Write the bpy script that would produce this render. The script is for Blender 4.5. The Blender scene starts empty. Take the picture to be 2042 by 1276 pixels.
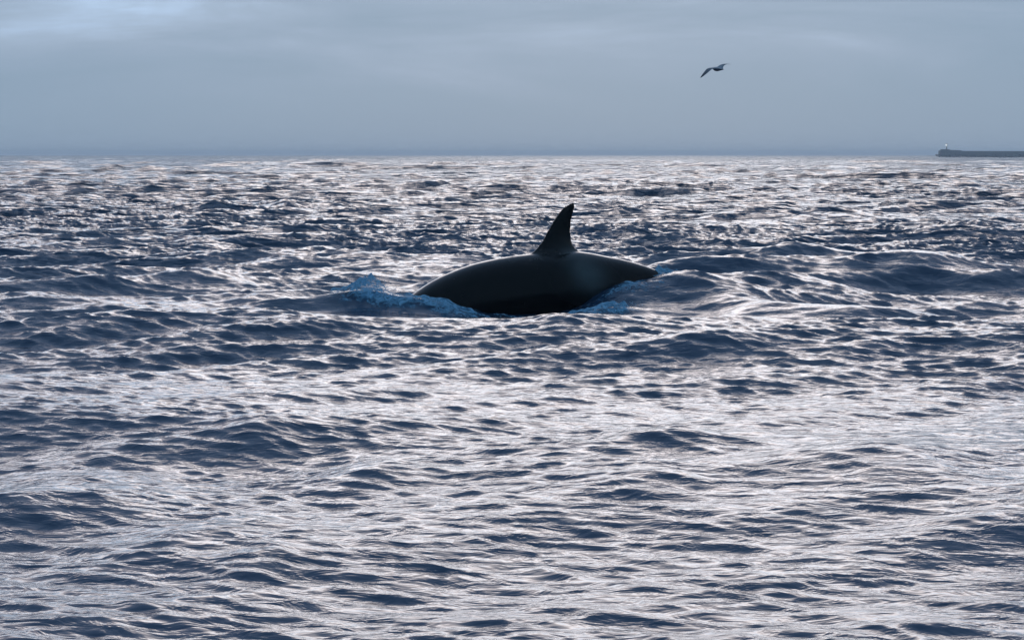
import bpy, bmesh, math, random
import numpy as np
from mathutils import Vector

R = math.radians
C = bpy.context.scene.collection
scn = bpy.context.scene

# ------------------------------------------------------------------ camera
F = 4284.0            # focal length in photograph pixels (2042 wide)
CAM_H = 2.5
PITCH = math.atan(329.0 / F)
cam = bpy.data.objects.new('camera', bpy.data.cameras.new('camera'))
cam.data.lens = 36.0 * F / 2042.0
cam.data.sensor_width = 36.0
cam.data.clip_start = 0.1
cam.data.clip_end = 60000
cam.location = (0, 0, CAM_H)
cam.rotation_euler = (math.pi / 2 - PITCH, 0, 0)
C.objects.link(cam)
scn.camera = cam


def at(px, py, Y):
    """world point that lies at depth Y on the sight line of photo pixel (px, py)"""
    a, b = (px - 1021) / F, (638 - py) / F
    d = Vector((a, math.cos(PITCH) + b * math.sin(PITCH), -math.sin(PITCH) + b * math.cos(PITCH)))
    k = Y / d.y
    return Vector((0, 0, CAM_H)) + d * k


def ground(px, py):
    """point of the mean water plane under photo pixel"""
    a, b = (px - 1021) / F, (638 - py) / F
    d = Vector((a, math.cos(PITCH) + b * math.sin(PITCH), -math.sin(PITCH) + b * math.cos(PITCH)))
    k = CAM_H / -d.z
    return d.x * k, d.y * k


# ------------------------------------------------------------------ world: dusk overcast, thin bright cloud ahead
SUN_EL, SUN_AZ = R(14), R(3)       # azimuth from +Y towards +X
w = bpy.data.worlds.new('World')
scn.world = w
w.use_nodes = True
nt = w.node_tree
nt.nodes.clear()
N = nt.nodes.new
L = nt.links.new


def math_node(tree, op, a, b=None, clamp=False):
    n = tree.nodes.new('ShaderNodeMath')
    n.operation = op
    n.use_clamp = clamp
    for i, v in enumerate((a, b)):
        if v is None:
            continue
        if isinstance(v, (int, float)):
            n.inputs[i].default_value = v
        else:
            tree.links.new(v, n.inputs[i])
    return n.outputs[0]


out = N('ShaderNodeOutputWorld')
tc = N('ShaderNodeTexCoord')
sep = N('ShaderNodeSeparateXYZ')
L(tc.outputs['Generated'], sep.inputs[0])
sky = N('ShaderNodeTexSky')
sky.sky_type = 'NISHITA'
sky.sun_disc = False
sky.sun_elevation = SUN_EL
sky.sun_rotation = SUN_AZ
sky.air_density = 1.0
sky.dust_density = 1.0
bg_sky = N('ShaderNodeBackground')
bg_sky.inputs['Strength'].default_value = 0.05
L(sky.outputs[0], bg_sky.inputs['Color'])

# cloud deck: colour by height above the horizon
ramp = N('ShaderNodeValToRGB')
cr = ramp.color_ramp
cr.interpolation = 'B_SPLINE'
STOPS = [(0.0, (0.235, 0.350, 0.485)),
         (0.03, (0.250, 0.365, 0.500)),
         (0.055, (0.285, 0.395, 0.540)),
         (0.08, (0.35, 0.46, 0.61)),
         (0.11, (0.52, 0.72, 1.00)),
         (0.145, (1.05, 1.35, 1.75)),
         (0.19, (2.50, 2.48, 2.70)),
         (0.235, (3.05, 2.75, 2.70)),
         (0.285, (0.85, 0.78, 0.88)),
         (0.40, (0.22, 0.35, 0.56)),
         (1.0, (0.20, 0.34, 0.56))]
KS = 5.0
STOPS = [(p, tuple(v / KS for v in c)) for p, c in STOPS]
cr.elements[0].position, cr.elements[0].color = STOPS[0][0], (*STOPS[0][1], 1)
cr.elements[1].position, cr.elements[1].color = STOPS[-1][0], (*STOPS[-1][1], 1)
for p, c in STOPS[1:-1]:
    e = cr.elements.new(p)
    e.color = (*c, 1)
# soft uneven cloud base: elevation is perturbed by stretched noise
mp = N('ShaderNodeMapping')
mp.inputs['Scale'].default_value = (5.0, 5.0, 26.0)
mp.inputs['Rotation'].default_value = (R(-4), R(5), 0)
L(tc.outputs['Generated'], mp.inputs[0])
nz = N('ShaderNodeTexNoise')
nz.inputs['Scale'].default_value = 1.0
nz.inputs['Detail'].default_value = 8
nz.inputs['Roughness'].default_value = 0.6
nz.inputs['Distortion'].default_value = 0.5
L(mp.outputs[0], nz.inputs['Vector'])
nc = math_node(nt, 'SUBTRACT', nz.outputs['Fac'], 0.5)
# brighter towards the left where the cloud thins
azl = math_node(nt, 'MULTIPLY', sep.outputs['X'], -0.06)
pert = math_node(nt, 'ADD', math_node(nt, 'MULTIPLY', nc, 0.17), azl)
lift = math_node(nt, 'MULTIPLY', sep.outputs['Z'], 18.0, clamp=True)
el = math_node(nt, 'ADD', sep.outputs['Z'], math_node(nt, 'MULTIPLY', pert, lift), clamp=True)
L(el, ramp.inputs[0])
# the side of the sky away from the low sun is darker
sdot = N('ShaderNodeVectorMath')
sdot.operation = 'DOT_PRODUCT'
L(tc.outputs['Generated'], sdot.inputs[0])
sdot.inputs[1].default_value = (math.sin(SUN_AZ), math.cos(SUN_AZ), 0.0)
mr = N('ShaderNodeMapRange')
mr.interpolation_type = 'SMOOTHSTEP'
mr.inputs['From Min'].default_value = -0.6
mr.inputs['From Max'].default_value = 0.95
mr.inputs['To Min'].default_value = 0.0
mr.inputs['To Max'].default_value = 1.0
L(sdot.outputs['Value'], mr.inputs['Value'])
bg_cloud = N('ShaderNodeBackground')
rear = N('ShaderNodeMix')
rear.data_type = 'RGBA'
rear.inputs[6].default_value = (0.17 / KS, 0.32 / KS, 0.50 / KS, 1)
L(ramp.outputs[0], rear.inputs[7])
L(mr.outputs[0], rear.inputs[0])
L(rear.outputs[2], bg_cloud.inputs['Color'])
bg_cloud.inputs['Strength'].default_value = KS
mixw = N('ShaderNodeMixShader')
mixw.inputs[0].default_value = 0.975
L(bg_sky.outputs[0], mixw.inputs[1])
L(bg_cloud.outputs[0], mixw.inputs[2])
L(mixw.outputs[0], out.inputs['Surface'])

# ------------------------------------------------------------------ sun behind the cloud, ahead of the camera
sl = bpy.data.lights.new('sun', 'SUN')
sl.energy = 0.12
sl.angle = R(24)
sl.color = (1.0, 0.88, 0.80)
so = bpy.data.objects.new('sun', sl)
sd = Vector((math.sin(SUN_AZ) * math.cos(SUN_EL), math.cos(SUN_AZ) * math.cos(SUN_EL), math.sin(SUN_EL)))
so.rotation_euler = (-sd).to_track_quat('-Z', 'Y').to_euler()
so.location = (0, 0, 60)
C.objects.link(so)

scn.view_settings.view_transform = 'Standard'
scn.view_settings.look = 'None'
scn.view_settings.exposure = 0.0
scn.view_settings.gamma = 1.0
scn.view_settings.use_curve_mapping = False


# ------------------------------------------------------------------ helpers
def tag(o, label=None, cat=None, group=None, kind=None):
    for k, v in (('label', label), ('category', cat), ('group', group), ('kind', kind)):
        if v:
            o[k] = v
    return o


def mesh_from(name, V, Q, mat=None, parent=None, smooth=True):
    """V (n,3) array, Q (m,4) array of quads -> one mesh object"""
    V = np.asarray(V, dtype=np.float32)
    Q = np.asarray(Q, dtype=np.int32)
    me = bpy.data.meshes.new(name)
    me.vertices.add(len(V))
    me.vertices.foreach_set('co', V.ravel())
    k = Q.shape[1]
    me.loops.add(Q.size)
    me.loops.foreach_set('vertex_index', Q.ravel())
    me.polygons.add(len(Q))
    me.polygons.foreach_set('loop_start', np.arange(0, Q.size, k, dtype=np.int32))
    me.polygons.foreach_set('loop_total', np.full(len(Q), k, dtype=np.int32))
    me.update(calc_edges=True)
    if smooth:
        me.polygons.foreach_set('use_smooth', np.ones(len(Q), dtype=bool))
    if mat:
        me.materials.append(mat)
    o = bpy.data.objects.new(name, me)
    o.parent = parent
    C.objects.link(o)
    return o


def from_bm(name, bm, mat=None, parent=None, smooth=False):
    me = bpy.data.meshes.new(name)
    bmesh.ops.recalc_face_normals(bm, faces=bm.faces)
    bm.to_mesh(me)
    bm.free()
    if smooth:
        for p in me.polygons:
            p.use_smooth = True
    if mat:
        me.materials.append(mat)
    o = bpy.data.objects.new(name, me)
    o.parent = parent
    C.objects.link(o)
    return o


def empty(name, loc):
    o = bpy.data.objects.new(name, None)
    o.location = loc
    o.empty_display_size = 0.2
    C.objects.link(o)
    return o


def interp(x, pts):
    xs, ys = zip(*pts)
    return np.interp(x, xs, ys)


def smooth_curve(x, pts):
    """monotone-ish cubic through pts (Catmull-Rom on non-uniform knots)"""
    xs = np.array([p[0] for p in pts], float)
    ys = np.array([p[1] for p in pts], float)
    m = np.gradient(ys, xs)
    x = np.clip(x, xs[0], xs[-1])
    i = np.clip(np.searchsorted(xs, x) - 1, 0, len(xs) - 2)
    h = xs[i + 1] - xs[i]
    t = (x - xs[i]) / h
    return ((2 * t**3 - 3 * t**2 + 1) * ys[i] + (t**3 - 2 * t**2 + t) * h * m[i]
            + (-2 * t**3 + 3 * t**2) * ys[i + 1] + (t**3 - t**2) * h * m[i + 1])


# ------------------------------------------------------------------ materials
def new_mat(name):
    m = bpy.data.materials.new(name)
    m.use_nodes = True
    t = m.node_tree
    return m, t, t.nodes['Principled BSDF'], t.nodes['Material Output']


def water_material():
    m, t, p, o = new_mat('sea_water')
    p.inputs['Base Color'].default_value = (0.015, 0.040, 0.078, 1)
    p.inputs['IOR'].default_value = 1.34
    p.inputs['Roughness'].default_value = 0.13
    geo = t.nodes.new('ShaderNodeNewGeometry')
    mp1 = t.nodes.new('ShaderNodeMapping')
    mp1.inputs['Scale'].default_value = (3.2, 5.5, 3.2)
    mp1.inputs['Rotation'].default_value = (0, 0, R(14))
    t.links.new(geo.outputs['Position'], mp1.inputs[0])
    n1 = t.nodes.new('ShaderNodeTexNoise')
    n1.inputs['Scale'].default_value = 1.0
    n1.inputs['Detail'].default_value = 3.5
    n1.inputs['Roughness'].default_value = 0.55
    n1.inputs['Distortion'].default_value = 0.7
    t.links.new(mp1.outputs[0], n1.inputs['Vector'])
    mp2 = t.nodes.new('ShaderNodeMapping')
    mp2.inputs['Scale'].default_value = (0.55, 1.1, 0.55)
    mp2.inputs['Rotation'].default_value = (0, 0, R(-9))
    t.links.new(geo.outputs['Position'], mp2.inputs[0])
    n2 = t.nodes.new('ShaderNodeTexNoise')
    n2.inputs['Scale'].default_value = 1.0
    n2.inputs['Detail'].default_value = 3
    n2.inputs['Distortion'].default_value = 0.4
    t.links.new(mp2.outputs[0], n2.inputs['Vector'])
    # the large noise only matters where the mesh is too coarse to carry those waves
    far = t.nodes.new('ShaderNodeAttribute')
    far.attribute_name = 'coarse'
    calm = t.nodes.new('ShaderNodeAttribute')
    calm.attribute_name = 'calm'
    h1 = math_node(t, 'MULTIPLY', n1.outputs['Fac'], 0.024)
    h1 = math_node(t, 'MULTIPLY', h1, math_node(t, 'SUBTRACT', 1.0, calm.outputs['Fac']))
    h2 = math_node(t, 'MULTIPLY', math_node(t, 'MULTIPLY', n2.outputs['Fac'], 3.2), far.outputs['Fac'])
    mp3 = t.nodes.new('ShaderNodeMapping')
    mp3.inputs['Scale'].default_value = (0.13, 0.22, 0.13)
    mp3.inputs['Rotation'].default_value = (0, 0, R(6))
    t.links.new(geo.outputs['Position'], mp3.inputs[0])
    n3 = t.nodes.new('ShaderNodeTexNoise')
    n3.inputs['Scale'].default_value = 1.0
    n3.inputs['Detail'].default_value = 2
    t.links.new(mp3.outputs[0], n3.inputs['Vector'])
    h3 = math_node(t, 'MULTIPLY', math_node(t, 'MULTIPLY', n3.outputs['Fac'], 6.0), math_node(t, 'POWER', far.outputs['Fac'], 4.0))
    h2 = math_node(t, 'ADD', h2, h3)
    bump = t.nodes.new('ShaderNodeBump')
    bump.inputs['Strength'].default_value = 1.0
    bump.inputs['Distance'].default_value = 1.0
    t.links.new(math_node(t, 'ADD', h1, h2), bump.inputs['Height'])
    t.links.new(bump.outputs[0], p.inputs['Normal'])
    return m


def foam_material():
    m, t, p, o = new_mat('aerated_foam')
    geo = t.nodes.new('ShaderNodeNewGeometry')
    n = t.nodes.new('ShaderNodeTexNoise')
    n.inputs['Scale'].default_value = 8.0
    n.inputs['Detail'].default_value = 8
    n.inputs['Roughness'].default_value = 0.65
    n.inputs['Distortion'].default_value = 1.2
    t.links.new(geo.outputs['Position'], n.inputs['Vector'])
    r = t.nodes.new('ShaderNodeValToRGB')
    r.color_ramp.elements[0].position = 0.35
    r.color_ramp.elements[0].color = (0.10, 0.34, 0.54, 1)
    r.color_ramp.elements[1].position = 0.72
    r.color_ramp.elements[1].color = (0.42, 0.74, 0.95, 1)
    t.links.new(n.outputs['Fac'], r.inputs[0])
    t.links.new(r.outputs[0], p.inputs['Base Color'])
    p.inputs['Roughness'].default_value = 0.55
    p.inputs['IOR'].default_value = 1.2
    a = t.nodes.new('ShaderNodeAttribute')
    a.attribute_name = 'cover'
    al = math_node(t, 'ADD', a.outputs['Fac'], math_node(t, 'MULTIPLY', math_node(t, 'SUBTRACT', n.outputs['Fac'], 0.5), 3.0))
    mrn = t.nodes.new('ShaderNodeMapRange')
    mrn.inputs['From Min'].default_value = 0.25
    mrn.inputs['From Max'].default_value = 1.2
    mrn.clamp = True
    t.links.new(al, mrn.inputs['Value'])
    t.links.new(mrn.outputs[0], p.inputs['Alpha'])
    b = t.nodes.new('ShaderNodeBump')
    b.inputs['Distance'].default_value = 0.02
    b.inputs['Strength'].default_value = 0.8
    t.links.new(n.outputs['Fac'], b.inputs['Height'])
    t.links.new(b.outputs[0], p.inputs['Normal'])
    # froth lets the light behind it through
    tr = t.nodes.new('ShaderNodeBsdfTranslucent')
    t.links.new(r.outputs[0], tr.inputs['Color'])
    tp = t.nodes.new('ShaderNodeBsdfTransparent')
    m1 = t.nodes.new('ShaderNodeMixShader')
    t.links.new(mrn.outputs[0], m1.inputs[0])
    t.links.new(tp.outputs[0], m1.inputs[1])
    t.links.new(tr.outputs[0], m1.inputs[2])
    m2 = t.nodes.new('ShaderNodeMixShader')
    m2.inputs[0].default_value = 0.4
    t.links.new(p.outputs[0], m2.inputs[1])
    t.links.new(m1.outputs[0], m2.inputs[2])
    t.links.new(m2.outputs[0], o.inputs['Surface'])
    return m


def skin_material():
    m, t, p, o = new_mat('wet_black_skin')
    tcn = t.nodes.new('ShaderNodeTexCoord')
    at_ = t.nodes.new('ShaderNodeAttribute')
    at_.attribute_name = 'saddle'
    n = t.nodes.new('ShaderNodeTexNoise')
    n.inputs['Scale'].default_value = 2.2
    n.inputs['Detail'].default_value = 5
    t.links.new(tcn.outputs['Object'], n.inputs['Vector'])
    mixc = t.nodes.new('ShaderNodeMix')
    mixc.data_type = 'RGBA'
    mixc.inputs[6].default_value = (0.003, 0.004, 0.005, 1)
    mixc.inputs[7].default_value = (0.10, 0.13, 0.14, 1)
    f = math_node(t, 'MULTIPLY', at_.outputs['Fac'], math_node(t, 'ADD', n.outputs['Fac'], 0.4), clamp=True)
    t.links.new(f, mixc.inputs[0])
    t.links.new(mixc.outputs[2], p.inputs['Base Color'])
    p.inputs['Roughness'].default_value = 0.17
    p.inputs['IOR'].default_value = 1.33
    p.inputs['Specular IOR Level'].default_value = 0.3
    mps = t.nodes.new('ShaderNodeMapping')
    mps.inputs['Scale'].default_value = (5, 5, 1.2)
    t.links.new(tcn.outputs['Object'], mps.inputs[0])
    ns_ = t.nodes.new('ShaderNodeTexNoise')
    ns_.inputs['Detail'].default_value = 4
    ns_.inputs['Scale'].default_value = 1.5
    t.links.new(mps.outputs[0], ns_.inputs['Vector'])
    t.links.new(math_node(t, 'MULTIPLY', math_node(t, 'POWER', ns_.outputs['Fac'], 2.0), 0.6), p.inputs['Roughness'])
    b = t.nodes.new('ShaderNodeBump')
    b.inputs['Distance'].default_value = 0.006
    b.inputs['Strength'].default_value = 0.2
    n3 = t.nodes.new('ShaderNodeTexNoise')
    n3.inputs['Scale'].default_value = 9
    n3.inputs['Detail'].default_value = 4
    t.links.new(tcn.outputs['Object'], n3.inputs['Vector'])
    t.links.new(n3.outputs['Fac'], b.inputs['Height'])
    t.links.new(b.outputs[0], p.inputs['Normal'])
    return m


def plain(name, col, rough=0.7, scale=6.0, var=0.35):
    m, t, p, o = new_mat(name)
    tcn = t.nodes.new('ShaderNodeTexCoord')
    n = t.nodes.new('ShaderNodeTexNoise')
    n.inputs['Scale'].default_value = scale
    n.inputs['Detail'].default_value = 4
    t.links.new(tcn.outputs['Object'], n.inputs['Vector'])
    mx = t.nodes.new('ShaderNodeMix')
    mx.data_type = 'RGBA'
    mx.inputs[6].default_value = (*[c * (1 - var) for c in col], 1)
    mx.inputs[7].default_value = (*[min(1, c * (1 + var)) for c in col], 1)
    t.links.new(n.outputs['Fac'], mx.inputs[0])
    t.links.new(mx.outputs[2], p.inputs['Base Color'])
    p.inputs['Roughness'].default_value = rough
    return m


M_water = water_material()
M_foam = foam_material()
M_skin = skin_material()
M_conc = plain('weathered_concrete', (0.20, 0.20, 0.21), 0.85, 0.15)
M_rock = plain('armour_rock', (0.13, 0.13, 0.14), 0.9, 0.3)
M_steel = plain('painted_steel', (0.14, 0.16, 0.16), 0.5)


# ------------------------------------------------------------------ the sea surface
class Band:
    """random wave field on a repeating tile, own direction, crests sharpened by sideways drift"""

    def __init__(self, seed, n, L_, lmin, lmax, slope, azim, spread, power=4.0):
        rs = np.random.RandomState(seed)
        k1 = np.fft.fftfreq(n, d=L_ / n) * 2 * np.pi
        kx, ky = np.meshgrid(k1, k1, indexing='ij')
        k = np.hypot(kx, ky)
        k[0, 0] = 1
        amp = k ** (-power / 2.0)
        kl, kh = 2 * np.pi / lmax, 2 * np.pi / lmin
        win = 1 / (1 + (kl / k) ** 8) / (1 + (k / kh) ** 8)
        th = np.arctan2(kx, ky)
        D = np.abs(np.cos(th - azim)) ** spread + 0.03
        H = (rs.normal(size=(n, n)) + 1j * rs.normal(size=(n, n))) * amp * win * D
        H[0, 0] = 0
        h = np.fft.ifft2(H).real
        sx = np.fft.ifft2(1j * kx * H).real
        sy = np.fft.ifft2(1j * ky * H).real
        s = slope / math.sqrt((sx**2 + sy**2).mean())
        self.h = (h * s).astype(np.float32)
        self.dx = (np.fft.ifft2(1j * kx / k * H).real * s).astype(np.float32)
        self.dy = (np.fft.ifft2(1j * ky / k * H).real * s).astype(np.float32)
        self.n, self.L = n, L_

    def get(self, x, y, rot=0.0, need=True):
        c, s_ = math.cos(rot), math.sin(rot)
        u = (c * x + s_ * y) / self.L * self.n
        v = (-s_ * x + c * y) / self.L * self.n
        iu, iv = np.floor(u), np.floor(v)
        fu, fv = (u - iu).astype(np.float32), (v - iv).astype(np.float32)
        a, b = iu.astype(np.int64) % self.n, iv.astype(np.int64) % self.n
        a1, b1 = (a + 1) % self.n, (b + 1) % self.n
        w00, w10, w01, w11 = (1 - fu) * (1 - fv), fu * (1 - fv), (1 - fu) * fv, fu * fv

        def smp(T):
            return T[a, b] * w00 + T[a1, b] * w10 + T[a, b1] * w01 + T[a1, b1] * w11
        h = smp(self.h)
        if not need:
            return h
        dx, dy = smp(self.dx), smp(self.dy)
        return h, c * dx - s_ * dy, s_ * dx + c * dy


BIG = Band(11, 512, 173.0, 4.0, 22.0, 0.060, 0.15, 5)
MID = Band(23, 512, 53.0, 0.9, 4.0, 0.085, -0.10, 3, 4.2)
LNG = Band(91, 256, 700.0, 18.0, 70.0, 0.034, 0.1, 8)
SML = Band(37, 1024, 17.3, 0.10, 0.65, 0.165, 0.12, 2.2, 3.7)
GUS = Band(5, 256, 140.0, 8.0, 60.0, 1.0, 0.0, 0.5)     # slow variation of ripple strength
FRO = Band(71, 512, 5.3, 0.10, 1.2, 1.0, 0.0, 0.0, 3.4)   # froth


def gauss(x, y, cx, cy, sx, sy, rot=0.0):
    c, s_ = math.cos(rot), math.sin(rot)
    u = (x - cx) * c + (y - cy) * s_
    v = -(x - cx) * s_ + (y - cy) * c
    return np.exp(-0.5 * ((u / sx) ** 2 + (v / sy) ** 2))


def swell(x, y, cx, cy, sx, front, back, rot=0.0):
    """ridge: crest through (cx,cy), short face towards the camera, longer back"""
    c, s_ = math.cos(rot), math.sin(rot)
    u = (x - cx) * c + (y - cy) * s_
    v = -(x - cx) * s_ + (y - cy) * c
    wv = np.where(v < 0, front, back)
    return np.exp(-0.5 * ((u / sx) ** 2 + (v / wv) ** 2))


# swells the photograph shows: crest pixel, width (px), height (m), face length (m), rotation
SWELLS = [(60, 590, 260, .15, .7, 1.6, 0), (1560, 600, 300, .2, .7, 1.6, 0), (90, 945, 260, .16, 0.75, 1.3, .05), (340, 1035, 190, .10, .6, .9, -.05), (720, 928, 150, .09, .55, .9, -.1),
          (500, 868, 110, .07, .5, .8, 0), (1350, 868, 150, .08, .55, 1.0, .1), (1230, 965, 120, .06, .4, .7, 0),
          (1800, 950, 260, .08, .6, 1.2, -.05), (560, 412, 150, .22, 3.0, 5.0, 0), (150, 385, 180, .25, 4.0, 6.0, 0),
          (170, 640, 260, .12, 1.0, 1.6, .05), (1200, 655, 160, .10, .8, 1.3, -.1), (1540, 690, 200, .10, .9, 1.3, -.05),
          (1450, 548, 260, .26, 0.75, 1.6, .1), (1650, 520, 330, .34, 0.95, 2.2, 0), (1890, 560, 280, .2, 0.8, 1.8, -.1), (1780, 625, 260, .14, .6, 1.3, .05),
          (250, 560, 480, .2, .95, 2.0, .03), (110, 610, 300, .14, .7, 1.5, 0), (520, 640, 300, .15, .65, 1.5, -.05), (880, 545, 200, .16, .7, 1.4, .1), (620, 515, 300, .17, .9, 1.8, 0), (300, 480, 300, .2, 1.2, 2.2, 0), (1010, 470, 200, .18, 1.3, 2.0, 0), (1350, 470, 200, .2, 1.3, 2.2, 0), (640, 600, 200, .12, .6, 1.2, 0), (1390, 640, 200, .1, .55, 1.1, .05), (480, 1105, 110, .06, .35, .6, 0), (450, 560, 260, .15, 1.8, 2.4, .05),
          (880, 335, 260, .25, 9, 12, 0), (1920, 455, 90, .2, 1.6, 2.4, 0), (1545, 1262, 60, .12, .22, .4, 0)]
SW = []
for px, py, wpx, hh, fr, bk, rt in SWELLS:
    gx, gy = ground(px, py)
    gy = gy * (1 - hh / CAM_H)
    SW.append((gx * (1 - hh / CAM_H), gy, wpx * 0.55 * gy / F, fr, bk, rt, hh))


def surf(x, y, detail=None):
    """displaced sea surface at flat coordinates x, y"""
    x = x.astype(np.float64)
    y = y.astype(np.float64)
    r = np.hypot(x, y)
    # stretches smoothed by the diving body
    calm = np.clip(0.85 * gauss(x, y, 0.3, 32.6, 2.4, 1.5)
                   + 0.7 * gauss(x, y, -1.8, 33.6, 1.4, 0.9), 0, 0.9)
    gust = 1.0 + 0.35 * np.tanh(GUS.get(x, y, need=False) * 1.2)
    far_s = 1.0 / (1 + (r / 170.0) ** 3)
    far_m = 1.0 / (1 + (r / 700.0) ** 2)
    hb, bx, by = BIG.get(x, y)
    hm, mx_, my = MID.get(x, y, 0.31)
    hs, sx, sy = SML.get(x, y, -0.17)
    cm = (1 - 0.8 * calm) * far_m
    cs = (1 - calm) * gust * far_s
    near = np.clip(1 - 0.75 * gauss(x, y, 0.5, 35.5, 5.0, 4.0), 0, 1)
    up = 0.56 + 0.36 * np.clip((r - 13.0) / 11.0, 0, 1) + 1.05 * np.clip((r - 24.0) / 16.0, 0, 1)
    cm = cm * up
    cs = cs * up
    near = near * (1 + 1.0 * np.clip((r - 90.0) / 300.0, 0, 1))
    cs = cs * (1 + 0.6 * gauss(x, y, 3.6, 36.2, 2.2, 1.6))
    z = hb * near + hm * cm + hs * cs + LNG.get(x, y, need=False) * np.clip((r - 60) / 150, 0, 1)
    X = x + 1.0 * bx * near + 1.0 * mx_ * cm + 0.9 * sx * cs
    Y = y + 1.0 * by * near + 1.0 * my * cm + 0.9 * sy * cs
    m = r < 400
    xm, ym = x[m], y[m]
    e = np.zeros_like(xm)
    q = BIG.get(xm * 1.7 + 31, ym * 1.7 - 12, 0.8, need=False) / BIG.h.std()
    q2 = BIG.get(xm * 2.3 - 5, ym * 2.3 + 44, 2.1, need=False) / BIG.h.std()
    yw, xw = ym + 0.012 * r[m] * q, xm + 0.012 * r[m] * q2
    for cx, cy, sxx, fr, bk, rt, hh in SW:
        e += hh * (1 + 0.25 * q2) * swell(xw, yw, cx, cy, sxx, fr, bk, rt)
    # water pushed about by the whale
    e += 0.24 * swell(xm, ym, -1.75, 34.65, 0.95, 0.33, 0.7, -0.10)
    e += 0.10 * gauss(xm, ym, -2.45, 35.0, 0.35, 0.45)
    e -= 0.20 * gauss(xm, ym, 0.25, 34.4, 1.0, 0.8)
    e += 0.17 * swell(xm, ym, 1.50, 33.8, 0.50, 0.26, 0.4, 0.12)
    e += 0.49 * swell(xm, ym, 2.72, 35.8, 0.80, 0.75, 1.5, 0.10)
    e += 0.24 * swell(xm, ym, 1.72, 35.45, 0.36, 0.45, 0.7, 0.25)
    e += 0.42 * swell(xm, ym, 4.6, 37.3, 1.3, 0.85, 2.0, 0.15)
    e += 0.42 * swell(xm, ym, 7.0, 41.0, 2.2, 1.0, 3.0, 0.05)
    zz = z.copy()
    zz[m] += e
    coarse = np.clip((r - 40.0) / 220.0, 0, 1) ** 0.7
    return X, Y, zz, calm, coarse


def sea():
    fine = R(16.5)
    a1 = np.linspace(-fine, fine, 860)
    a2 = fine + (math.pi - fine) * (np.arange(1, 46) / 46.0) ** 1.7
    ang = np.concatenate([-a2[::-1], a1, a2])
    rad = [0.6]
    while rad[-1] < 8.5:
        rad.append(rad[-1] * 1.09)
    while rad[-1] < 9000:
        r = rad[-1]
        if r < 11:
            f = 0.0045
        elif r < 55:
            f = 0.0027
        else:
            f = 0.0027 + 0.0012 * math.log(r / 55.0) ** 1.9
        rad.append(r * (1 + f))
    rad = np.array(rad)
    A, RR = np.meshgrid(ang, rad)
    x = (RR * np.sin(A)).ravel()
    y = (RR * np.cos(A)).ravel()
    X, Y, Z, calm, coarse = surf(x, y)
    # outside the fine sector small waves cannot be carried by the mesh
    nr, na = A.shape
    idx = np.arange(nr * na).reshape(nr, na)
    nxt = np.roll(idx, -1, axis=1)
    Q = np.stack([idx[:-1], nxt[:-1], nxt[1:], idx[1:]], -1).reshape(-1, 4)
    Q = Q[:, ::-1]
    o = mesh_from('sea_water', np.stack([X, Y, Z], -1), Q, M_water)
    for nme, arr in (('calm', calm), ('coarse', coarse)):
        at_ = o.data.attributes.new(nme, 'FLOAT', 'POINT')
        at_.data.foreach_set('value', arr.astype(np.float32))
    print('sea rows', nr, 'cols', na, 'tris', 2 * len(Q))
    tag(o, kind='structure')
    return o


sea()


# ------------------------------------------------------------------ the whale
YAW = R(17)           # tail end farther away
WY = 36.0             # depth of the dorsal fin


def on_plane(px, py):
    """point on the whale's upright mid plane seen at pixel (px, py) -> (s along body, z)"""
    a, b = (px - 1021) / F, (638 - py) / F
    d = Vector((a, math.cos(PITCH) + b * math.sin(PITCH), -math.sin(PITCH) + b * math.cos(PITCH)))
    # plane through (X0, WY) with direction (cos yaw, sin yaw)
    X0 = (1105 - 1021) / F * WY
    nx, ny = -math.sin(YAW), math.cos(YAW)
    k = (nx * X0 + ny * WY) / (nx * d.x + ny * d.y)
    p = Vector((0, 0, CAM_H)) + d * k
    s = (p.x - X0) * math.cos(YAW) + (p.y - WY) * math.sin(YAW)
    return s, p.z


BACK = [on_plane(*p) for p in [(828, 584), (845, 572), (870, 557), (900, 543), (940, 528), (980, 518), (1020, 511),
                               (1060, 506), (1105, 502), (1150, 501), (1180, 505), (1210, 511), (1240, 517), (1270, 525), (1300, 535), (1312, 540)]]
s0, z0 = BACK[0]
s1, z1 = BACK[-1]
BACK = [(s0 - 1.55, z0 - 1.75), (s0 - 1.35, z0 - 1.32), (s0 - 1.0, z0 - 0.86), (s0 - 0.5, z0 - 0.36)] + BACK + \
       [(s1 + 0.45, z1 - 0.20), (s1 + 1.0, z1 - 0.55), (s1 + 1.45, z1 - 0.92)]
SA, SB = BACK[0][0], BACK[-1][0]
HALF = [(SA, 0.05), (SA + 0.12, 0.17), (SA + 0.4, 0.30), (SA + 0.9, 0.44), (SA + 1.6, 0.56), (-0.9, 0.64), (0.0, 0.66), (0.7, 0.58),
        (1.3, 0.45), (1.9, 0.30), (2.5, 0.19), (3.1, 0.12), (SB - .1, 0.07), (SB, 0.04)]
HALF = sorted(HALF)


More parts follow.
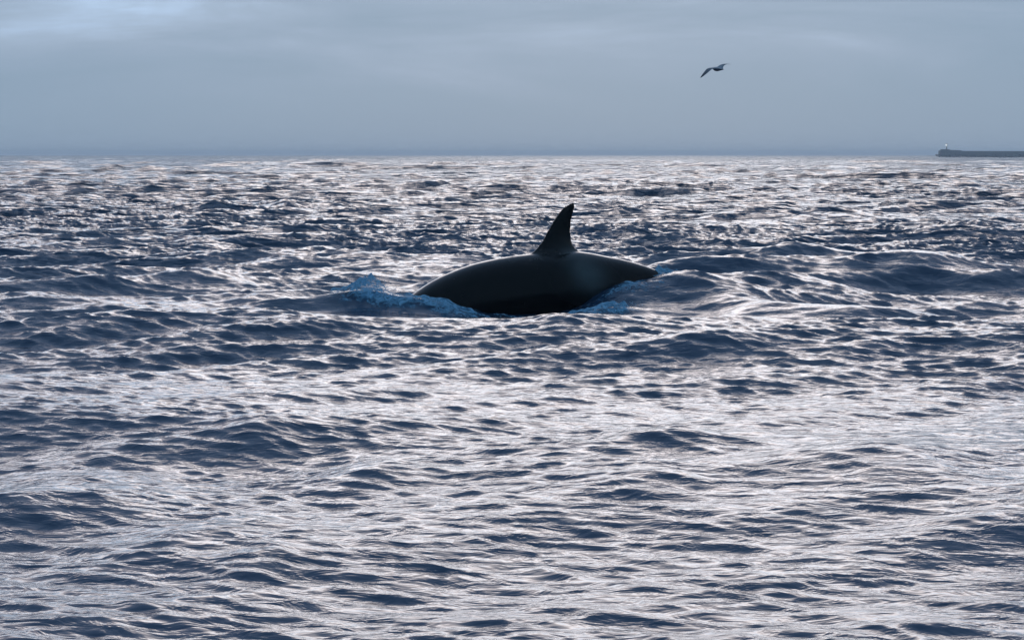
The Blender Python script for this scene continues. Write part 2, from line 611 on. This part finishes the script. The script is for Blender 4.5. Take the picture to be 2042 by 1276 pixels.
def whale():
    ns, nr = 110, 48
    ss = np.linspace(SA, SB, ns)
    top = smooth_curve(ss, BACK)
    hf = interp(ss, HALF)
    hf = np.convolve(np.pad(hf, 3, mode='edge'), np.ones(7) / 7, 'valid')
    V, Q = [], []
    for i in range(ns):
        # body gets tall and narrow at the tail stock
        t = np.clip((ss[i] - 1.0) / 2.2, 0, 1)
        wv = hf[i] * (1 - 0.42 * t)
        for j in range(nr):
            a = 2 * math.pi * j / nr
            ca, sa = math.cos(a), math.sin(a)
            V.append((ss[i], wv * abs(ca) ** 0.96 * (1 if ca > 0 else -1), top[i] - hf[i] + hf[i] * sa))
    for i in range(ns - 1):
        for j in range(nr):
            j2 = (j + 1) % nr
            Q.append((i * nr + j, i * nr + j2, (i + 1) * nr + j2, (i + 1) * nr + j))
    bm = bmesh.new()
    vs = [bm.verts.new(v) for v in V]
    for q in Q:
        bm.faces.new([vs[k] for k in q])
    bm.faces.new([vs[j] for j in range(nr)][::-1])
    bm.faces.new([vs[(ns - 1) * nr + j] for j in range(nr)])

    def blade(le, te, thick, mapf, npt=14):
        """closed fin: rows from root to tip between leading and trailing edge points"""
        rows = []
        for a, b, th in zip(le, te, thick):
            ring = []
            for k in range(npt):
                u = k / (npt // 2)
                if u <= 1:
                    q, sg = u, 1
                else:
                    q, sg = 2 - u, -1
                pr = 1.6 * math.sqrt(max(q, 0)) * (1 - q) ** 0.9 + 0.04 * (1 - q) * q
                ring.append(bm.verts.new(mapf(a, b, q, sg * th * pr)))
            rows.append(ring)
        for r0, r1 in zip(rows, rows[1:]):
            for k in range(npt):
                k2 = (k + 1) % npt
                bm.faces.new((r0[k], r0[k2], r1[k2], r1[k]))
        bm.faces.new(rows[0][::-1])
        bm.faces.new(rows[-1])

    # dorsal fin outline taken at equal heights
    lead = [on_plane(*p) for p in [(1040, 530), (1052, 512), (1063, 502), (1070, 495), (1079, 483), (1088, 467), (1099, 447), (1110, 430), (1119, 418), (1128, 410.5), (1136, 406), (1141, 404)]]
    trail = [on_plane(*p) for p in [(1176, 530), (1165, 508), (1154, 499.5), (1147, 494), (1142, 486), (1139, 474), (1138, 460), (1139, 446), (1141, 434), (1143.5, 424), (1146, 415), (1147, 409)]]
    th = [0.60, 0.46, 0.31, 0.20, 0.12, 0.07, 0.06, 0.05, 0.042, 0.036, 0.03, 0.02]
    lead.append(((lead[-1][0] + trail[-1][0]) / 2, lead[-1][1] + 0.004))
    trail.append((lead[-1][0] + 0.006, lead[-1][1] - 0.002))
    th.append(0.012)
    blade(lead, trail, th, lambda a, b, q, y: (a[0] + (b[0] - a[0]) * q, y, a[1] + (b[1] - a[1]) * q))
    # flukes and flippers, under water
    zt = BACK[-1][1] - 0.05
    for sg in (1, -1):
        le = [(SB - 0.35, 0.0), (SB - 0.15, 0.3), (SB + 0.12, 0.6), (SB + 0.38, 0.9)]
        te = [(SB + 0.22, 0.0), (SB + 0.34, 0.3), (SB + 0.42, 0.6), (SB + 0.46, 0.9)]
        blade(le, te, [0.06, 0.05, 0.035, 0.02], lambda a, b, q, y, sg=sg: (a[0] + (b[0] - a[0]) * q, sg * a[1], zt - 0.55 * (a[0] + (b[0] - a[0]) * q - SB) + y))
        sx = SA + 1.6
        zf = float(smooth_curve(np.array([sx]), BACK)[0]) - 0.75
        le = [(sx - 0.35, 0.3), (sx - 0.25, 0.6), (sx - 0.02, 0.9), (sx + 0.3, 1.15)]
        te = [(sx + 0.25, 0.3), (sx + 0.38, 0.6), (sx + 0.5, 0.9), (sx + 0.48, 1.15)]
        blade(le, te, [0.07, 0.06, 0.05, 0.03], lambda a, b, q, y, sg=sg: (a[0] + (b[0] - a[0]) * q, sg * a[1], zf - 0.5 * a[1] + y))
    bmesh.ops.recalc_face_normals(bm, faces=bm.faces)
    tmp = bpy.data.meshes.new('tmp')
    bm.to_mesh(tmp)
    bm.free()
    to = bpy.data.objects.new('tmp', tmp)
    C.objects.link(to)
    md = to.modifiers.new('r', 'REMESH')
    md.mode = 'VOXEL'
    md.voxel_size = 0.021
    sm = to.modifiers.new('s', 'SMOOTH')
    sm.factor = 0.5
    sm.iterations = 10
    dg = bpy.context.evaluated_depsgraph_get()
    me = bpy.data.meshes.new_from_object(to.evaluated_get(dg))
    bpy.data.objects.remove(to)
    me.name = 'whale'
    for p in me.polygons:
        p.use_smooth = True
    me.materials.clear()
    me.materials.append(M_skin)
    n = len(me.vertices)
    co = np.empty(n * 3, np.float32)
    me.vertices.foreach_get('co', co)
    co = co.reshape(-1, 3)
    X0 = (1105 - 1021) / F * WY
    # pale saddle behind the fin, curling down the flank
    s, z = co[:, 0], co[:, 2]
    sad = np.exp(-0.5 * (((s - 0.42 + 0.25 * (z - 0.55)) / 0.20) ** 2 + ((z - 0.55) / 0.24) ** 2))
    a = me.attributes.new('saddle', 'FLOAT', 'POINT')
    a.data.foreach_set('value', np.clip(sad * 0.6, 0, 1).astype(np.float32))
    o = bpy.data.objects.new('whale', me)
    o.location = (X0, WY, 0)
    o.rotation_euler = (0, 0, YAW)
    C.objects.link(o)
    tag(o, 'black whale with a tall curved dorsal fin arching its wet back out of the sea', 'whale')
    print('whale verts', n)
    return o


whale()


# ------------------------------------------------------------------ foam and splashes
def foam_patch(name, label, cx, cy, lx, ly, rot, lift, seed, edge=1.0, peaks=(), rough=0.02, step=0.022):
    nx, ny = int(2 * lx / step), int(2 * ly / step)
    u, v = np.meshgrid(np.linspace(-1, 1, nx), np.linspace(-1, 1, ny), indexing='ij')
    c, s_ = math.cos(rot), math.sin(rot)
    fx = cx + u * lx * c - v * ly * s_
    fy = cy + u * lx * s_ + v * ly * c
    fr = FRO.get(fx + seed * 3.1, fy * 1.6 + seed * 1.7, 0.4, need=False)
    fr = fr / FRO.h.std()
    e = 1 - (u**2 + v**2)
    e2 = e + 0.22 * fr
    env = np.clip(e2, 0, 1) ** 0.6
    X, Y, Z, _, _ = surf(fx.ravel(), fy.ravel())
    X, Y, Z = X.reshape(fx.shape), Y.reshape(fx.shape), Z.reshape(fx.shape)
    dz = env * (lift + rough * np.abs(fr)) - 0.02 + 0.03 * env
    for pxx, pyy, sp, hh in peaks:
        fr2 = FRO.get(fx * 1.9 + seed, fy * 1.9, 1.1, need=False) / FRO.h.std()
        dz += hh * np.exp(-0.5 * (((fx - pxx) / sp) ** 2 + ((fy - pyy) / (sp * 0.8)) ** 2)) * np.clip(0.75 + 0.35 * fr2, 0.1, 2)
    Z = Z + dz
    idx = np.arange(nx * ny).reshape(nx, ny)
    Q = np.stack([idx[:-1, :-1], idx[1:, :-1], idx[1:, 1:], idx[:-1, 1:]], -1).reshape(-1, 4)
    keep = (e2.ravel()[Q].max(1) > 0.0)
    Q = Q[keep]
    o = mesh_from(name, np.stack([X.ravel(), Y.ravel(), Z.ravel()], -1), Q, M_foam)
    a = o.data.attributes.new('cover', 'FLOAT', 'POINT')
    a.data.foreach_set('value', np.clip(e2 * 1.3 * edge, 0, 1).ravel().astype(np.float32))
    tag(o, label, 'foam', kind='stuff')
    return o


foam_patch('bow_foam', 'blue white foam rolling along the whale head at the left', -1.35, 34.40, 1.35, 0.36, -0.13, 0.03, 1)
foam_patch('bow_splash', 'peaked blue splash left of the whale head', -2.35, 34.75, 0.62, 0.42, 0.0, 0.06, 2,
           peaks=((-2.25, 34.85, 0.13, 0.10), (-2.1, 34.9, 0.08, 0.06), (-2.36, 34.8, 0.10, 0.06), (-2.5, 34.7, 0.15, 0.07), (-2.0, 34.8, .1, .06)), rough=0.025)
foam_patch('crest_foam', 'bright blue foam crest in front of the whale, right of its middle', 1.42, 33.62, 0.60, 0.32, 0.15, 0.035, 3, edge=1.4,
           peaks=((1.75, 33.6, 0.07, 0.09), (1.35, 33.6, 0.05, 0.05), (1.05, 33.5, 0.05, 0.05)))
foam_patch('tail_foam', 'thin foam collar where the whale tail enters the water', 1.95, 35.40, 0.85, 0.26, 0.30, 0.0, 4, edge=0.52, rough=0.015)
foam_patch('tail_splash', 'small splash at the tip of the whale tail', 2.5, 36.4, 0.30, 0.35, 0.4, 0.03, 5,
           peaks=((2.48, 36.5, 0.07, 0.12), (2.62, 36.3, 0.05, 0.08)), edge=0.8)

foam_patch('belly_foam', 'faint wisps of foam lapping at the whale flank below its fin', 0.25, 34.95, 1.15, 0.16, 0.06, 0.01, 7, edge=0.42, rough=0.012)


def droplets():
    rnd = random.Random(4)
    bm = bmesh.new()
    for cx, cy, sx, sz, n, z0 in ((-2.25, 34.8, .20, .13, 320, .24), (1.7, 33.5, .2, .035, 40, .15)):
        for _ in range(n):
            p = Vector((cx + rnd.gauss(0, sx), cy + rnd.gauss(0, .15), z0 + abs(rnd.gauss(0, sz))))
            r = rnd.uniform(.002, .008)
            m = bmesh.ops.create_icosphere(bm, subdivisions=1, radius=r)
            for v in m['verts']:
                v.co.z *= 1.3
                v.co += p
    m, t, p, o_ = new_mat('water_drop')
    p.inputs['Base Color'].default_value = (0.35, 0.5, 0.62, 1)
    p.inputs['Roughness'].default_value = 0.1
    o = from_bm('spray_droplets', bm, m, smooth=True)
    tag(o, 'fine water drops thrown up beside the whale', 'spray', kind='stuff')


droplets()


# ------------------------------------------------------------------ the gull
def gull():
    Y = 75.0
    B = at(1431, 137.5, Y)
    k = Y / F
    # stations along the span: (x px, y px up, depth m, chord m, thickness m, chord shift m)
    st = [(-37.5, -18.9, -.42, .015, .004, -.03), (-34, -16.6, -.40, .06, .008, -.02), (-30, -13.2, -.36, .095, .012, 0), (-25, -8.8, -.31, .125, .016, .01),
          (-20, -4.2, -.25, .15, .02, .02), (-16.5, -1.2, -.20, .165, .024, .03), (-12, .4, -.15, .17, .03, .02), (-7.5, .6, -.10, .18, .035, 0),
          (-4, .2, -.06, .25, .06, -.01), (-1.5, -.5, -.03, .46, .11, -.03), (0.5, -1.2, 0, .56, .14, -.06), (2.5, -.6, .03, .42, .11, -.03),
          (4, 1.4, .07, .22, .05, 0), (6, 3.6, .12, .175, .03, .0), (10, 7.0, .22, .155, .022, .02), (15, 9.4, .32, .125, .016, .02), (20, 10.3, .42, .095, .012, 0),
          (25, 10.2, .50, .06, .008, -.02), (29, 9.6, .56, .015, .004, -.03)]
    head = Vector((-.62, .78, 0.06)).normalized()
    V, Q = [], []
    nr = 14
    for (dx, dz, dy, ch, th, sh) in st:
        c = B + Vector((dx * k, dy, dz * k))
        for j in range(nr):
            a = 2 * math.pi * j / nr
            q = math.cos(a)
            prof = math.sin(a) * (1 - 0.35 * q * (-1)) * 0.5
            up = Vector((0, 0, 1))
            # the tail end (q=-1) is flat and thin
            ch_ = ch
            tz = prof * th * 1.45 * (0.35 + 0.65 * (q + 1) / 2 if ch > .3 else 0.6 + 0.4 * (q + 1) / 2)
            V.append(c + head * (q * ch * (0.5 if ch > .3 else 0.82) + sh) + up * tz)
    n = len(st)
    for i in range(n - 1):
        for j in range(nr):
            j2 = (j + 1) % nr
            Q.append((i * nr + j, (i + 1) * nr + j, (i + 1) * nr + j2, i * nr + j2))
    m, t, p, o_ = new_mat('gull_plumage')
    p.inputs['Roughness'].default_value = 0.8
    geo = t.nodes.new('ShaderNodeTexCoord')
    sp = t.nodes.new('ShaderNodeSeparateXYZ')
    t.links.new(geo.outputs['Object'], sp.inputs[0])
    r = t.nodes.new('ShaderNodeValToRGB')
    # grey wings darker at the tips, pale body
    r.color_ramp.elements[0].position = 0.05
    r.color_ramp.elements[0].color = (0.28, 0.30, 0.33, 1)
    r.color_ramp.elements[1].position = 0.55
    r.color_ramp.elements[1].color = (0.06, 0.06, 0.075, 1)
    t.links.new(math_node(t, 'ABSOLUTE', sp.outputs[0]), r.inputs[0])
    t.links.new(r.outputs[0], p.inputs['Base Color'])
    V = [v - B for v in V]
    o = mesh_from('gull', [tuple(v) for v in V], Q, m)
    o.location = B
    bm = bmesh.new()
    bm.from_mesh(o.data)
    bmesh.ops.holes_fill(bm, edges=bm.edges)
    bmesh.ops.recalc_face_normals(bm, faces=bm.faces)
    bm.to_mesh(o.data)
    bm.free()
    for f in o.data.polygons:
        f.use_smooth = True
    sd_ = o.modifiers.new('subdiv', 'SUBSURF')
    sd_.levels = sd_.render_levels = 1
    tag(o, 'dark gull gliding over the sea with long bent wings', 'bird')


gull()


# ------------------------------------------------------------------ the breakwater and its beacon
def breakwater():
    Y = 1900.0
    k = Y / F
    root = empty('breakwater', at(1871, 309, Y))
    root.location.z = 0
    ox = root.location.x
    rnd = random.Random(8)

    def z_at(py):
        return CAM_H + (309 - py) * k

    # wall: profile extruded in depth, top line from photo pixels
    top = [(1871, 298.0), (1889, 298.2), (1890, 299.6), (1912, 300.2), (1913, 301.6), (2042, 302.0), (2300, 302.4), (2900, 303.0)]
    bm = bmesh.new()
    rows = []
    for px, py in top:
        x = (px - 1021) * k - ox
        z = z_at(py)
        d = 5.0
        rows.append([bm.verts.new((x, -d, -3)), bm.verts.new((x, -d + .6, z)), bm.verts.new((x, -d + 1.6, z)), bm.verts.new((x, -d + 1.6, z - 1.2)),
                     bm.verts.new((x, d, z - 1.2)), bm.verts.new((x, d + 1, -3))])
    for a, b in zip(rows, rows[1:]):
        for i in range(6):
            j = (i + 1) % 6
            bm.faces.new((a[i], b[i], b[j], a[j]))
    bm.faces.new(rows[0])
    bm.faces.new(rows[-1][::-1])
    from_bm('wall', bm, M_conc, root)
    # rubble in front of it
    bm = bmesh.new()
    for i in range(900):
        x = rnd.uniform(-1.5, 400) if i > 60 else rnd.uniform(-3, 12)
        t = rnd.random()
        r = rnd.uniform(.6, 1.3)
        p = Vector((x, -6.0 - 6 * t, 2.6 * (1 - t) + rnd.uniform(-.4, .3)))
        m = bmesh.ops.create_icosphere(bm, subdivisions=1, radius=r)
        for v in m['verts']:
            v.co = Vector((v.co.x * rnd.uniform(.8, 1.2), v.co.y * rnd.uniform(.8, 1.2), v.co.z * rnd.uniform(.6, .9))) + p
    tag(from_bm('armour_rock', bm, M_rock, root), kind='stuff')
    tag(root, 'long low grey breakwater on the horizon at the right edge', 'breakwater')

    bx = (1885 - 1021) * k
    be = empty('beacon', (bx, Y, z_at(298.2)))
    H = z_at(284.5) - z_at(298.2)
    lamp_z = z_at(289.5) - z_at(298.2)
    bm = bmesh.new()
    bmesh.ops.create_cone(bm, cap_ends=True, segments=16, radius1=.55, radius2=.36, depth=lamp_z - .8)
    for v in bm.verts:
        v.co.z += (lamp_z - .8) / 2
    from_bm('mast', bm, M_steel, be, True)
    bm = bmesh.new()
    bmesh.ops.create_cone(bm, cap_ends=True, segments=16, radius1=.8, radius2=.8, depth=.22)
    for v in bm.verts:
        v.co.z += lamp_z - .75
    for i in range(8):
        a = i * math.pi / 4
        m = bmesh.ops.create_cube(bm, size=1)
        for v in m['verts']:
            v.co = Vector((v.co.x * .07 + .72 * math.cos(a), v.co.y * .07 + .72 * math.sin(a), v.co.z * 1.3 + lamp_z - .05))
    from_bm('gallery', bm, M_steel, be)
    m, t, p, o_ = new_mat('lit_lamp')
    p.inputs['Base Color'].default_value = (.9, .9, .85, 1)
    p.inputs['Emission Color'].default_value = (1.0, .96, .85, 1)
    p.inputs['Emission Strength'].default_value = 5.0
    bm = bmesh.new()
    bmesh.ops.create_icosphere(bm, subdivisions=2, radius=.42)
    for v in bm.verts:
        v.co.z += lamp_z
        v.co.y -= .75
        v.co.x -= .5
    from_bm('lamp', bm, m, be, True)
    bm = bmesh.new()
    bmesh.ops.create_cone(bm, cap_ends=True, segments=16, radius1=.7, radius2=.12, depth=.7)
    for v in bm.verts:
        v.co.z += lamp_z + 1.0
    bmesh.ops.create_cone(bm, cap_ends=True, segments=8, radius1=.1, radius2=.06, depth=H - lamp_z - 1.2)
    mn = max(v.co.z for v in bm.verts)
    vs = list(bm.verts)[-16:]
    for v in vs:
        v.co.z += lamp_z + 1.2 + (H - lamp_z - 1.2) / 2
    from_bm('cap', bm, M_steel, be)
    tag(be, 'slender beacon with a lit white lamp at the end of the breakwater', 'beacon')


breakwater()


# ------------------------------------------------------------------ thin sea haze that pales the far breakwater
def haze():
    bm = bmesh.new()
    bmesh.ops.create_cube(bm, size=1)
    for v in bm.verts:
        v.co = Vector((v.co.x * 20000, v.co.y * 20000, -3.0 if v.co.z < 0 else 17.0))
    m = bpy.data.materials.new('haze')
    m.use_nodes = True
    t = m.node_tree
    t.nodes.remove(t.nodes['Principled BSDF'])
    pv = t.nodes.new('ShaderNodeVolumePrincipled')
    pv.inputs['Color'].default_value = (0.70, 0.84, 0.96, 1)
    pv.inputs['Density'].default_value = 0.0002
    pv.inputs['Anisotropy'].default_value = 0.4
    t.links.new(pv.outputs[0], t.nodes['Material Output'].inputs['Volume'])
    o = from_bm('haze', bm, m)
    tag(o, kind='stuff')


haze()
